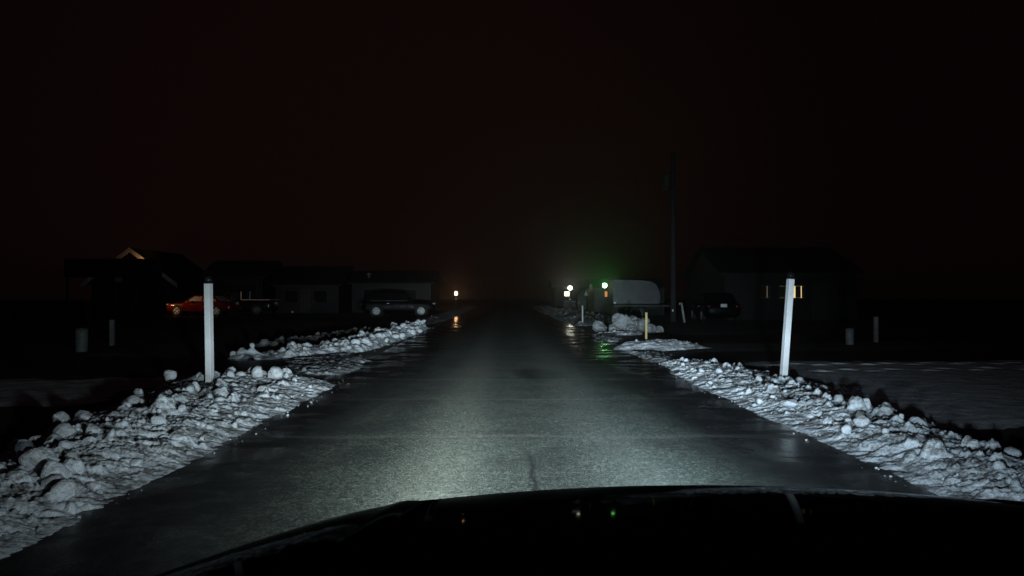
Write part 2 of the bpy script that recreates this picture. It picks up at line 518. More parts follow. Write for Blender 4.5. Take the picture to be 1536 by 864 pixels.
# ------------------------------------------------------------------ ground
def sheet(name, pts, z, mat):
    m = MB(); m.poly([(x, y, z) for x, y in pts])
    o = m.build(name, mat); o['kind'] = 'structure'
    return o
sheet('ground', [(-220, -12), (220, -12), (220, 420), (-220, 420)], 0.0, M['ground'])
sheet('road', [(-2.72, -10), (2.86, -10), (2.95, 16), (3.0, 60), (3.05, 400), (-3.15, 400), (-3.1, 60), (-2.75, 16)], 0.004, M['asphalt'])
M['gravel'] = plain('wet_gravel', (0.028, 0.026, 0.024), 0.45, var=0.5, scale=9, bump=0.9)
sheet('driveway', [(-2.74, 12.0), (-2.74, 15.6), (-9, 16.6), (-16, 18.4), (-16, 14.5), (-9, 12.9)], 0.002, M['gravel'])
sheet('driveway', [(2.95, 20.9), (2.96, 25.2), (9, 26.0), (16, 27), (16, 22.5), (9, 21.2)], 0.002, M['gravel'])
sheet('driveway', [(2.94, 15.2), (2.95, 17.6), (9, 18.3), (14, 18.8), (14, 15.8), (9, 15.4)], 0.002, M['gravel'])
sheet('driveway', [(-3.0, 31.5), (-3.02, 36), (-10, 47), (-24, 54), (-24, 50), (-12, 44)], 0.002, M['gravel'])

# ploughed banks beside the road
LB = [(-3.12, 2.6, 0.62, 0.10), (-3.12, 5.0, 0.66, 0.13), (-3.2, 7.0, 0.76, 0.17), (-3.36, 9.2, 0.92, 0.13), (-3.55, 10.9, 1.12, 0.15), (-3.5, 12.0, 0.95, 0.14)]
_, hL = bank('snow_bank', LB, 0.016, 13, 1, lump_r=(0.025, 0.11), skew=-0.15)
RB = [(3.30, 3.6, 0.55, 0.09), (3.32, 5.5, 0.56, 0.10), (3.42, 8.0, 0.66, 0.11), (3.60, 11.0, 0.82, 0.10), (3.45, 13.4, 0.62, 0.08), (3.3, 15.2, 0.42, 0.05)]
_, hR = bank('snow_bank', RB, 0.016, 13, 2, lump_r=(0.025, 0.1), skew=0.1)
LB2 = [(-5.6, 15.6, 0.35, 0.07), (-4.5, 16.2, 0.45, 0.12), (-3.75, 18.2, 0.62, 0.14), (-3.6, 22, 0.66, 0.17), (-3.5, 27, 0.62, 0.19), (-3.4, 31.5, 0.45, 0.14)]
_, hL2 = bank('snow_bank', LB2, 0.04, 18, 3, lump_r=(0.04, 0.17))
LB2b = [(-6.2, 19.5, 0.4, 0.05), (-5.3, 22.5, 0.45, 0.12), (-5.0, 25.5, 0.45, 0.13), (-4.7, 29.5, 0.35, 0.08)]
_, hL2b = bank('snow_bank', LB2b, 0.05, 14, 4, lump_r=(0.04, 0.15), mat='old_snow')
LS = [(-2.95, 12.3, 0.4, 0.025), (-3.2, 13.6, 0.7, 0.03), (-3.5, 15.2, 0.8, 0.03), (-3.2, 17.0, 0.4, 0.03)]
bank('snow_bank', LS, 0.04, 22, 5, lump_r=(0.02, 0.05), mat='slush', edge_pow=2.5)
LB3 = [(-4.1, 35.5, 0.8, 0.05), (-3.95, 42, 0.9, 0.08), (-3.9, 54, 0.8, 0.12), (-3.7, 68, 0.6, 0.16), (-3.6, 90, 0.5, 0.12)]
_, hL3 = bank('snow_bank', LB3, 0.09, 5, 6, lump_r=(0.04, 0.12), mat='old_snow')
bank('snow_bank', [(3.05, 14.6, 0.3, 0.03), (3.1, 16.0, 0.34, 0.025), (3.05, 17.8, 0.34, 0.03)], 0.03, 26, 33, lump_r=(0.015, 0.05), mat='slush', edge_pow=2)
RM = [(2.95, 18.0, 0.5, 0.07), (3.5, 19.1, 0.85, 0.19), (4.05, 19.5, 0.8, 0.16), (5.2, 19.7, 0.5, 0.04)]
_, hM = bank('snow_bank', RM, 0.03, 10, 7, lump_r=(0.02, 0.06), rough=0.03, edge_pow=1.8)
RS = [(2.86, 17.2, 0.16, 0.03), (3.2, 16.7, 0.13, 0.025), (3.8, 16.6, 0.1, 0.02)]
bank('snow_bank', RS, 0.03, 40, 8, lump_r=(0.02, 0.05))
RB3 = [(2.95, 25.6, 0.4, 0.05), (3.35, 25.9, 0.55, 0.09), (4.1, 26.0, 0.5, 0.07), (4.9, 25.9, 0.3, 0.04)]
_, hR3 = bank('snow_bank', RB3, 0.04, 26, 9, lump_r=(0.03, 0.09))
RB3b = [(3.0, 21.4, 0.25, 0.05), (3.1, 23.4, 0.4, 0.06), (3.25, 25.2, 0.4, 0.05)]
bank('snow_bank', RB3b, 0.04, 24, 10, lump_r=(0.03, 0.07), mat='slush')
RB4 = [(3.2, 33.4, 0.4, 0.1), (4.2, 35.2, 1.1, 0.16), (4.3, 41, 1.4, 0.2), (4.5, 52, 1.6, 0.24), (4.3, 66, 1.4, 0.2), (4.2, 90, 1.0, 0.16)]
_, hR4 = bank('snow_bank', RB4, 0.08, 6, 12, lump_r=(0.05, 0.16), mat='old_snow')

bank('snow_bank', [(-2.62, 3.0, 0.26, 0.022), (-2.62, 7.0, 0.28, 0.024), (-2.68, 11.6, 0.34, 0.02)], 0.018, 60, 31, lump_r=(0.01, 0.035), rough=0.035, edge_pow=1.2)
bank('snow_bank', [(2.95, 4.0, 0.22, 0.02), (2.93, 8.0, 0.26, 0.022), (2.96, 13.4, 0.28, 0.018)], 0.018, 60, 32, lump_r=(0.01, 0.035), rough=0.035, edge_pow=1.2)
def fringe(path, n, side):
    return [(x, y, .004 + r * .3, r) for x, y, z, r in scatter(path, lambda a, b: 0.0, n, 0.003, 0.018, side, 4.0)]
rubble('snow_crumbs', 'tiny crumbs of snow along the wet edge of the road', fringe(LB, 150, (.8, 1.25)) + fringe(RB, 140, (-1.3, -.8)) + fringe(LB2, 60, (.8, 1.3)), sub=1)
rubble('snow_rubble', 'loose white snow lumps strewn over the bank around the left post', scatter(LB, hL, 170, 0.012, 0.095, power=2.6))
rubble('snow_rubble', 'loose white snow lumps strewn over the bank at the foot of the leaning post', scatter(RB, hR, 130, 0.010, 0.07, power=2.8))
rubble('snow_rubble', 'frozen snow lumps along the ridge past the left driveway', scatter(LB2, hL2, 130, 0.02, 0.12))
rubble('snow_rubble', 'small icy lumps scattered on the far right verge behind the pale stake', scatter(RB4, hR4, 130, 0.03, 0.10, power=4))

# the big clods one can pick out
for a in [
    (-3.78, 6.75, 0.15, 0.135, 21, 'largest round snow chunk at the outer edge of the left bank', 1.0),
    (-3.74, 7.05, 0.15, 0.125, 22, 'pale snow chunk leaning behind the largest round chunk on the left bank', 1.0),
    (-3.02, 5.15, 0.19, 0.14, 23, 'flat wedge of snow nearest the lower left, longer than it is tall', 0.6),
    (-2.80, 4.95, 0.14, 0.10, 24, 'pointed snow chunk on the left bank just below the flat wedge', 1.0),
    (-3.75, 7.95, 0.19, 0.115, 25, 'tall pointed snow chunk on the left bank between the round chunk and the post', 1.15),
    (-4.58, 10.85, 0.17, 0.11, 26, 'pointed lone snow chunk left of the upright white post on the skyline of the bank', 1.1),
    (-3.35, 10.75, 0.20, 0.12, 27, 'snow chunk topping the heap immediately right of the upright white post', 1.1),
    (-3.12, 10.8, 0.17, 0.125, 28, 'rounded snow chunk ending the heap right of the upright white post', 1.0),
    (3.66, 6.95, 0.11, 0.095, 31, 'largest blocky snow chunk on the outer crest of the right bank', 1.1),
    (3.62, 6.35, 0.10, 0.075, 32, 'wedge of snow just nearer than the largest blocky chunk on the right bank', 0.8),
    (3.17, 7.0, 0.14, 0.085, 33, 'low rounded snow chunk in the middle of the right bank left of the blocky one', 0.7),
    (3.02, 8.35, 0.13, 0.105, 34, 'broad snow wedge on the right bank below the leaning post', 0.75),
    (3.42, 10.6, 0.14, 0.09, 35, 'snow chunk with a shaded side left of the leaning post base', 0.9),
]:
    snow_chunk(*a)

# heap of old grey snow beside the far right driveway
v = []; f = []; off = 0
hp = [(4.15, 27.6, 0.32, 0.52), (3.3, 27.7, 0.17, 0.30), (4.75, 27.8, 0.26, 0.40), (4.35, 27.1, 0.14, 0.28), (5.05, 27.3, 0.12, 0.27), (3.75, 27.4, 0.12, 0.24), (4.5, 28.1, 0.30, 0.46), (5.4, 27.6, 0.05, 0.2)]
for k, (x, y, z, s) in enumerate(hp):
    a, b = chunk_geo(s, 300 + k, 4, 12, 0.85)
    a[:, 2] += (fbm(a[:, 0] * 9, a[:, 1] * 9 + a[:, 2] * 7, k, 4) - .5) * 0.12
    v.append(a + np.array([x - 4.2, y - 27.5, z])); f.append(b + off); off += len(a)
o = mesh_obj('snow_heap', np.concatenate(v), np.concatenate(f), M['old_snow']); o.location = (4.2, 27.5, 0)
tag(o, 'heap of dirty grey snow boulders beside the yellow stake', 'snow heap')

# thin crust of snow on the lawns, with a trail of footprints on the right one
def crust(name, x0, x1, y0, y1, res, seed, prints=()):
    X, Y = np.meshgrid(np.arange(x0, x1, res), np.arange(y0, y1, res), indexing='ij')
    e = np.minimum.reduce([(X - x0) / 1.2, (x1 - X) / 3.5, (Y - y0) / 0.8, (y1 - Y) / 1.0])
    e = np.clip(e, 0, 1) + (fbm(X * 0.9, Y * 0.9, seed, 5) - 0.5) * 1.1
    z = np.clip(e, -0.3, 0.6) * 0.035 + (fbm(X * 5, Y * 5, seed + 4, 4) - .5) * 0.012 - 0.004
    for px, py in prints:
        d = ((X - px) / 0.15) ** 2 + ((Y - py) / 0.09) ** 2
        z = z - 0.04 * np.exp(-d ** 2) + rng.uniform(.006, .022) * np.exp(-(((X - px) / 0.17) ** 2 + ((Y - py - 0.17) / 0.07) ** 2))
    n, m = X.shape
    i, j = np.meshgrid(np.arange(n - 1), np.arange(m - 1), indexing='ij'); q = (i * m + j).ravel()
    o = mesh_obj(name, np.stack([X.ravel(), Y.ravel(), z.ravel()], 1), np.stack([q, q + m, q + m + 1, q + 1], 1), M['snow_crust'])
    o['kind'] = 'structure'
M['snow_crust'] = make_snow('lawn_snow_material', 0.8, 0.4, (0.34, 0.55), 0.9)
fp = []
for k in range(18):
    fp.append((5.3 + k * 0.44 + rng.uniform(-.07, .07), 13.1 + 0.035 * k + (0.13 if k % 2 else -0.13) + rng.uniform(-.04, .04)))
for k in range(12):
    fp.append((4.9 + k * 0.42 + rng.uniform(-.05, .05), 14.2 + 0.03 * k + (0.12 if k % 2 else -0.12)))
crust('lawn_snow', 4.1, 15.5, 7.4, 15.4, 0.04, 61, fp)
crust('lawn_snow', -10.5, -4.3, 9.0, 12.4, 0.05, 62)

# ------------------------------------------------ white posts with caps
def driveway_post(loc, lean_x, lean_y, rz, label, h=1.52):
    t = thing('driveway_post', label, 'post', loc, rz, 'white driveway posts with black caps', lean_x, lean_y)
    MB().box(-.040, .040, -.040, .040, -.25, h, 0.006).build('shaft', M['white_vinyl'], t)
    m = MB(); m.box(-.052, .052, -.052, .052, h + 0.002, h + .022, 0.004)
    m.lathe([(.044, h + .022), (.052, h + .035), (.052, h + .06), (.04, h + .085), (.02, h + .097), (.004, h + .1)], 20)
    m.build('cap', M['black_plastic'], t, smooth=True)
    return t
driveway_post((-3.81, 10.25, -0.02), 0, R(-1.3), R(-14), 'upright white square post with a round black cap in the lumpy snow bank', 1.44)
driveway_post((3.85, 10.9, -0.02), 0, R(4.7), R(10), 'white square post with a black cap leaning to the right behind the low snow bank')

# stakes
def stake(loc, mat, label, h, w, lean):
    m = MB(); m.box(-w, w, -w * .6, w * .6, -0.2, h, 0.004)
    o = m.build('marker_stake', M[mat]); o.location = loc; o.rotation_euler = (0, R(lean), R(6))
    return tag(o, label, 'stake', 'wooden stakes along the right verge')
stake((3.66, 20.4, 0.0), 'wood_yellow', 'yellowish wooden stake behind the smooth snow mound', 0.84, 0.027, 0.4)
stake((3.38, 34.2, 0.0), 'wood_pale', 'thin pale wooden stake farther along in front of the slatted fence', 0.86, 0.028, -0.5)

# ------------------------------------------------------------ utility pole
t = thing('utility_pole', 'tall weathered wooden utility pole behind the yellow stake', 'utility pole', (8.35, 39, 0))
MB().cyl((0, 0, -.5), (0, 0, 8.4), 0.145, 0.105, 14).build('shaft', M['pole_wood'], t, smooth=True)
m = MB(); m.lathe([(.05, 6.55), (.2, 6.58), (.21, 7.3), (.19, 7.36), (.05, 7.4)], 18, org=(-.33, -.05, 0)); m.build('transformer', M['pole_wood'], t, smooth=True)
MB().box(-.09, -.02, -.155, -.148, .52, .62).build('tag_plate', M['reflector_white'], t)
m = MB(); m.cyl((0.18, -1.0, 0.0), (0.06, -.9, 0.95), 0.055, 0.05, 12)
o = m.build('guy_guard', M['guard'], None, smooth=True); o.location = (8.5, 39, 0)
tag(o, 'pale plastic guy wire guard slanting beside the utility pole', 'guy guard')

def reflector(x, y, z, label, mat='reflector_white', w=0.06, h=0.09):
    t = thing('reflector_marker', label, 'marker', (x, y, 0), 0, 'roadside reflector markers')
    MB().cyl((0, 0, -.1), (0, 0, z), 0.012, 0.012, 8).build('rod', M['dark_metal'], t)
    MB().box(-w, w, -.02, -.012, z - h, z + h * .4, 0.004).build('reflector', M[mat], t)
reflector(-16.1, 60, 0.12, 'low white reflector at the edge of the lawn between the pickup and the dark car')
reflector(9.8, 44, 0.88, 'small white reflector on a rod to the right of the utility pole')
reflector(-18.4, 35, 1.02, 'dim red reflector on a rod above the left barrel', 'lens_red', 0.13, 0.2)

# barrels and short posts on the dark lawns
def barrel(loc, s, label):
    t = thing('barrel', label, 'barrel', loc, 0, 'pale barrels on the lawns')
    k = s
    m = MB(); m.lathe([(.12 * k, 0), (.128 * k, .02 * k), (.126 * k, .16 * k), (.134 * k, .18 * k), (.128 * k, .2 * k), (.13 * k, .36 * k), (.138 * k, .38 * k), (.13 * k, .4 * k), (.132 * k, .5 * k)], 22)
    m.build('drum', M['barrel'], t, smooth=True)
    MB().lathe([(.136 * k, .502 * k), (.14 * k, .52 * k), (.13 * k, .54 * k), (.03 * k, .545 * k)], 22).build('lid', M['barrel_lid'], t, smooth=True)
barrel((-9.6, 18.0, 0), 1.0, 'pale grey barrel on the dark lawn at the left edge')
barrel((9.0, 20.5, 0), 0.8, 'dim grey barrel on the dark lawn right of the leaning post')
def short_post(loc, h, label):
    o = MB().box(-.05, .05, -.05, .05, -.1, h, .008).build('short_post', M['barrel']); o.location = loc
    tag(o, label, 'post', 'short dim posts on the lawns')
short_post((-10.05, 20.3, 0), 0.66, 'short dim post just right of the left barrel')
short_post((10.2, 21.6, 0), 0.70, 'short pale post just right of the right barrel')

# ------------------------------------------------------------------- cars
def ring_sec(x, w, zb, zt, tuck=0.86, shoulder=0.93):
    """one closed cross-section of a body at station x (x forward)"""
    pts = [(-w * tuck, zb), (-w * .985, zb + .12), (-w, (zb + zt) / 2), (-w * .985, zt - .14), (-w * shoulder, zt - .03), (-w * .7, zt + .005), (0, zt + .02)]
    pts = pts + [(-a, z) for a, z in pts[-2::-1]]
    return [(x, a, z) for a, z in pts]

def wheel(parent, x, y, r, rim_mat, spokes=5, side=1):
    w = MB(); w.lathe([(r * .66, -.1), (r * .93, -.1), (r, -.06), (r, .06), (r * .93, .1), (r * .66, .1)], 28, axis='Y', org=(x, y, r))
    wh = w.build('wheel', M['rubber'], parent, smooth=True)
    m = MB(); yy = side * .105
    m.lathe([(r * .70, yy - .012), (r * .70, yy + .004), (r * .62, yy + .012), (r * .60, yy - .012)], 28, axis='Y', org=(x, y, r))
    for k in range(spokes):
        a = 2 * PI * k / spokes + .3
        for da in (-.13, .13):
            c = Vector((math.cos(a + da), 0, math.sin(a + da)))
            p0 = Vector((x, y + yy, r)) + c * r * .1; p1 = Vector((x, y + yy - side * .01, r)) + Vector((math.cos(a + da * 1.7), 0, math.sin(a + da * 1.7))) * r * .64
            m.cyl(p0, p1, r * .085, r * .075, 8)
    m.lathe([(r * .17, yy - .01), (r * .17, yy + .012), (r * .1, yy + .02)], 16, axis='Y', org=(x, y, r))
    m.build('rim', M[rim_mat], wh, smooth=True)
    return wh

def make_car(name, label, cat, loc, rz, L, W, wb, belt, hood_z, roof_z, cab, paint, glass, rim, wr=0.33, kind='sedan', group=None, hood_x=None):
    """x forward; cab = (windscreen foot, roof front, roof rear, rear screen foot)"""
    t = thing(name, label, cat, loc, rz, group)
    w = W / 2; xf = L / 2; xr = -L / 2
    c0, c1, c2, c3 = cab
    tail_z = belt if kind != 'pickup' else belt + .02
    st = [(xf, .62 * w, .34, hood_z - .22), (xf - .06, .80 * w, .26, hood_z - .14), (xf - .25, .93 * w, .22, hood_z - .06), (xf - .7, .99 * w, .2, hood_z),
          (c0, w, .2, belt - .03), (c0 - .3, w, .2, belt), (0, w, .2, belt), (c3 + .2, w, .2, belt), (c3 - .1, w, .2, tail_z), (xr + .35, .98 * w, .24, tail_z - .02), (xr + .08, .9 * w, .3, tail_z - .08), (xr, .8 * w, .36, tail_z - .2)]
    body = MB().loft([ring_sec(*s) for s in st]).build('body', M[paint], t, smooth=True, subsurf=1)
    # cabin
    rw = w * .74
    def cab_ring(x, z, hw, zb):
        return [(x, -w * .90, zb), (x, -hw, z - .05), (x, -hw * .86, z), (x, hw * .86, z), (x, hw, z - .05), (x, w * .90, zb)]
    zb = belt - .05
    rings = [[(c0, -w * .88, zb), (c0, -w * .86, zb + .02), (c0, -w * .7, zb + .03), (c0, w * .7, zb + .03), (c0, w * .86, zb + .02), (c0, w * .88, zb)],
             [(c1, -w * .90, zb), (c1, -rw, roof_z - .06), (c1, -rw * .86, roof_z - .02), (c1, rw * .86, roof_z - .02), (c1, rw, roof_z - .06), (c1, w * .90, zb)],
             cab_ring((c1 + c2) / 2, roof_z + .01, rw * 1.02, zb), 
             [(c2, -w * .90, zb), (c2, -rw, roof_z - .07), (c2, -rw * .86, roof_z - .03), (c2, rw * .86, roof_z - .03), (c2, rw, roof_z - .07), (c2, w * .90, zb)],
             [(c3, -w * .86, zb), (c3, -w * .84, zb + .02), (c3, -w * .7, zb + .03), (c3, w * .7, zb + .03), (c3, w * .84, zb + .02), (c3, w * .86, zb)]]
    MB().loft(rings).build('cabin', M[paint], t, bevel=0.02, smooth=False)
    gm = M[glass]
    def lerp(a, b, k): return tuple(a[i] + (b[i] - a[i]) * k for i in range(3))
    def quad(a, b, c, d, inset, off, nm, mat=gm):
        cen = tuple(sum(p[i] for p in (a, b, c, d)) / 4 for i in range(3))
        P = [Vector(lerp(p, cen, inset)) for p in (a, b, c, d)]
        n = (P[1] - P[0]).cross(P[2] - P[0]).normalized() * off
        m = MB()
        top = [p + n for p in P]; bot = [p - n * .5 for p in P]
        m.loft([bot, top])
        return m.build(nm, mat, t)
    quad((c0 - .05, -w * .72, zb + .1), (c0 - .05, w * .72, zb + .1), (c1 + .06, rw * .84, roof_z - .05), (c1 + .06, -rw * .84, roof_z - .05), .06, .02, 'windscreen')
    quad((c3 + .05, w * .72, zb + .1), (c3 + .05, -w * .72, zb + .1), (c2 - .04, -rw * .84, roof_z - .07), (c2 - .04, rw * .84, roof_z - .07), .08, .02, 'rear_window')
    for s in (-1, 1):
        mid = (c1 + c2) / 2 + .02
        a0 = (c0 - .42 * (c0 - c1), s * w * .895, zb + .09); a1 = (mid + .05, s * w * .895, zb + .09)
        b0 = (c1 - .02, s * (rw + .01), roof_z - .10); b1 = (mid + .05, s * (rw + .02), roof_z - .10)
        order = (a0, a1, b1, b0) if s > 0 else (a1, a0, b0, b1)
        quad(*order, .03, -.018 if s > 0 else -.018, 'side_window')
        if kind != 'pickup':
            a0 = (mid - .05, s * w * .895, zb + .09); a1 = (c3 + .45 * (c2 - c3), s * w * .89, zb + .09); b0 = (mid - .05, s * (rw + .02), roof_z - .10); b1 = (c2 + .02, s * (rw + .01), roof_z - .11)
            order = (a0, a1, b1, b0) if s > 0 else (a1, a0, b0, b1)
            quad(*order, .03, -.018, 'side_window')
        MB().sphere((c0 - .35, s * (w + .07), belt + .08), .1, 12, 8, (.6, 1, .75)).build('mirror', M[paint], t, smooth=True)
        MB().box(mid - .18, mid - .02, s * w - .012, s * w + .025, belt - .17, belt - .14, .005).build('handle', M['chrome'], t)
        wx = wb / 2 + .02
        for sx in (1, -1):
            m = MB(); m.lathe([(wr * 1.17, -.03), (wr * 1.17, .004), (wr * 1.05, .006)], 28, axis='Y', org=(sx * wx, s * (w - .004), wr + .01))
            m.build('wheel_arch', M['rubber'], t)
            wheel(t, sx * wx, s * (w - .08), wr, rim, side=s)
        m = MB(); m.sphere((xf - .16, s * w * .70, hood_z - .14), .16, 14, 8, (.75, 1.0, .42)); m.build('headlight', M['lens_clear'], t, smooth=True)
        m = MB(); m.sphere((xr + .08, s * w * .74, tail_z - .15), .15, 12, 8, (.5, .9, .6)); m.build('tail_light', M['lens_red'], t, smooth=True)
    MB().box(xf - .02, xf + .03, -.5 * w, .5 * w, .42, .56, .02).build('grille', M['rubber'], t)
    MB().box(xr - .05, xr - .03, -.15, .15, .74, .9, .005).build('number_plate', M['plate'], t)
    if kind == 'pickup':
        m = MB(); yb = w * .93
        for s in (-1, 1):
            m.box(xr + .1, c3 - .05, s * yb - .05, s * yb + .05, belt - .01, belt + .05, .012)
        m.box(xr + .06, xr + .13, -yb, yb, belt - .01, belt + .05, .012)
        m.build('bed_rail', M['trim'], t)
        MB().box(xr + .18, c3 - .06, -w * .82, w * .82, belt - .02, belt + .03).build('bed_floor', M['rubber'], t)
        for s in (-1, 1):
            MB().box(c3 - .02, c3 + .05, s * w * .80 - .03, s * w * .80 + .03, belt, roof_z - .02, .01).build('cab_pillar', M['trim'], t)
    if kind == 'suv':
        for s in (-1, 1):
            m = MB().tube([(c1 - .1, s * rw * .9, roof_z + .05), (c2 + .1, s * rw * .9, roof_z + .05)], .018)
            m.build('roof_rail', M['chrome'], t)
            m = MB(); m.box(c3 + .35, c0 - .5, s * w * .93 - .008, s * w * .93 + .012, belt + .0, belt + .022); m.build('window_trim', M['dark_metal'], t)
    return t

# red sedan facing left, warm light on its nose
make_car('parked_car', 'red sedan facing left with a glinting headlight behind the upright white post', 'car', (-19.75, 52.0, 0), R(180 - 9), 4.6, 1.78, 2.7, .92, .86, 1.36,
         (.95, .25, -.95, -1.65), 'red_paint', 'clear_glass', 'alloy', .32, 'sedan', 'parked cars')
make_car('pickup_truck', 'dark pickup truck with a pale bed rail parked behind the red sedan', 'pickup truck', (-18.4, 54.6, 0), R(180 - 4), 5.3, 1.9, 3.3, 1.02, 1.0, 1.62,
         (1.0, .55, -.35, -.55), 'dark_paint', 'car_glass', 'alloy_dull', .36, 'pickup', 'parked cars')
make_car('parked_car', 'black car facing the road with bright alloy wheel, beyond the left snow ridge', 'car', (-6.72, 50.5, 0), R(4), 4.7, 1.86, 2.75, .98, .95, 1.55,
         (1.0, .35, -1.5, -2.1), 'black_paint', 'car_glass', 'alloy', .345, 'suv', 'parked cars')
make_car('parked_car', 'almost unseen dark car showing only its white number plate, right of the utility pole', 'car', (10.75, 40.3, 0), R(86), 4.5, 1.8, 2.7, .93, .9, 1.42,
         (.95, .25, -1.0, -1.7), 'black_paint', 'car_glass', 'alloy_dull', .32, 'sedan', 'parked cars')

# ------------------------------------------------------------------ houses
def house(name, label, x0, x1, y0, y1, eave, ridge, wall_m, gable='y', over=.35, group='houses along the road'):
    """gable='y': the ridge runs along y, so the gable faces the road end"""
    cx, cy = (x0 + x1) / 2, (y0 + y1) / 2
    t = thing(name, label, 'house', (cx, cy, 0), 0, group)
    a, b, c, d = x0 - cx, x1 - cx, y0 - cy, y1 - cy
    m = MB()
    if gable == 'y':
        m.prism([(a, -.1), (b, -.1), (b, eave), (0, ridge), (a, eave)], c, d)
    else:
        m.prism_x([(c, -.1), (d, -.1), (d, eave), (0, ridge), (c, eave)], a, b)
    m.build('wall', M[wall_m], t)
    m = MB(); th = .12
    if gable == 'y':
        k = (ridge - eave) / b
        m.prism([(b + over, eave - over * k + .004), (0, ridge + .004), (a - over, eave - over * k + .004), (a - over, eave - over * k + th), (0, ridge + th), (b + over, eave - over * k + th)], c - over, d + over)
    else:
        k = (ridge - eave) / d
        m.prism_x([(d + over, eave - over * k + .004), (0, ridge + .004), (c - over, eave - over * k + .004), (c - over, eave - over * k + th), (0, ridge + th), (d + over, eave - over * k + th)], a - over, b + over)
    m.build('roof', M['roof'], t)
    return t

def window(parent, x, z, w, h, y, pane='pane_dark', frame='trim_dull'):
    """a window on a wall that faces -y, in the local frame of the house"""
    m = MB(); f = .06
    m.box(x - w / 2 - f, x + w / 2 + f, y - .05, y + .02, z - h / 2 - f, z - h / 2, .004); m.box(x - w / 2 - f, x + w / 2 + f, y - .05, y + .02, z + h / 2, z + h / 2 + f, .004)
    m.box(x - w / 2 - f, x - w / 2, y - .048, y + .02, z - h / 2, z + h / 2, .004); m.box(x + w / 2, x + w / 2 + f, y - .048, y + .02, z - h / 2, z + h / 2, .004)
    wi = m.build('window', M[frame], parent)
    MB().box(x - w / 2, x + w / 2, y - .02, y + .01, z - h / 2, z + h / 2).build('pane', M[pane] if isinstance(pane, str) else pane, wi)
    return wi

def door(parent, x, w, h, y):
    d = MB().box(x - w / 2, x + w / 2, y - .05, y + .02, 0, h, .01).build('door', M['door'], parent)
    MB().sphere((x + w * .38, y - .08, h * .48), .035, 10, 6).build('handle', M['chrome'], d)

def lamp_light(name, loc, power, col, radius, parent=None, aim=None, cone=100):
    l = bpy.data.lights.new(name, 'SPOT' if aim else 'POINT'); l.energy = power
    if aim: l.spot_size = R(cone); l.spot_blend = 1.0
    l.color = col; l.shadow_soft_size = radius
    o = bpy.data.objects.new(name, l); o.location = loc
    if aim: o.rotation_euler = Vector(aim).to_track_quat('-Z', 'Y').to_euler()
    return link(o, parent)

# gabled house, far left: a warm lamp burns under its gable, behind the porch roof
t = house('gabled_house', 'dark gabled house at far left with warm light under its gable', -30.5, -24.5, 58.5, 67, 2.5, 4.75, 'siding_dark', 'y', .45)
m = MB(); k = .75
for s in (-1, 1):
    m.prism([(0, 4.86), (s * 3.5, 4.86 - 3.5 * k), (s * 3.5, 4.52 - 3.5 * k), (0, 4.52)], -4.76, -4.71)
m.build('rake_board', M['trim'], t)
MB().box(-3.4, 3.4, -7.2, -7.05, 2.6, 3.93, .02).build('porch_parapet', M['siding_dark'], t)
MB().box(-3.4, 3.4, -7.05, -4.3, 3.3, 3.4).build('porch_roof', M['roof'], t)
for x in (-3.2, -1.1, 1.1, 3.2):
    MB().box(x - .07, x + .07, -7.19, -7.06, -.05, 2.62).build('porch_post', M['siding_dark'], t)
window(t, -1.8, 1.5, 1.0, 1.2, -4.25); window(t, 1.8, 1.5, 1.0, 1.2, -4.25); door(t, 0, .95, 2.05, -4.25)
lw = thing('gable_lamp', 'small warm lamp hidden behind the porch parapet under the lit gable', 'lamp', (-26.05, 57.55, 3.42))
MB().lathe([(.03, .25), (.05, .27), (.05, .34), (.02, .37)], 14).build('bulb', glow('warm_bulb', (1, .55, .22), 3), lw, smooth=True)
MB().cyl((0, 0, 0), (0, 0, .25), .02, .02, 8).build('bracket', M['dark_metal'], lw)
lamp_light('gable_lamp_light', (-.06, .16, .36), 30, (1, .50, .18), .04, lw)

# garage behind the pickup, and long low houses
t = house('garage', 'dark garage with a faint pale door frame behind the pickup', -22.6, -18.2, 59.5, 66, 2.75, 4.0, 'siding_dark', 'x')
m = MB(); m.box(-1.75, 1.75, -3.33, -3.26, 2.34, 2.46, .006); m.box(1.75, 1.87, -3.33, -3.26, -.02, 2.46, .006); m.box(-1.87, -1.75, -3.33, -3.26, -.02, 2.46, .006)
m.build('door_frame', M['trim_dull'], t)
m = MB()
for k in range(4): m.box(-1.74, 1.74, -3.29, -3.24, .02 + k * .58, .57 + k * .58, .012)
m.build('garage_door', M['siding_dark'], t)
t = house('low_house', 'long dark house with a pale gutter line behind the lawn', -17.4, -12.6, 60, 68, 2.15, 3.6, 'siding_grey', 'x', .3)
MB().box(-2.45, 2.3, -4.42, -4.34, 1.97, 2.06, .01).build('gutter', M['trim_dull'], t)
window(t, -1.2, 1.25, 1.0, .9, -4.0); window(t, 1.0, 1.25, 1.0, .9, -4.0); door(t, -0.1, .85, 1.85, -4.0)
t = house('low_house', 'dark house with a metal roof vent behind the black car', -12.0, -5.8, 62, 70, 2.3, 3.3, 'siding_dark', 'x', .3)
m = MB(); m.lathe([(.09, 2.65), (.09, 3.0), (.2, 3.02), (.2, 3.08), (.03, 3.2)], 16, org=(-2.0, -2.6, 0)); m.build('roof_vent', M['galv'], t, smooth=True)
window(t, -1.6, 1.3, 1.1, 1.0, -4.0); window(t, 1.4, 1.3, 1.1, 1.0, -4.0); door(t, 0.2, .85, 1.95, -4.0)

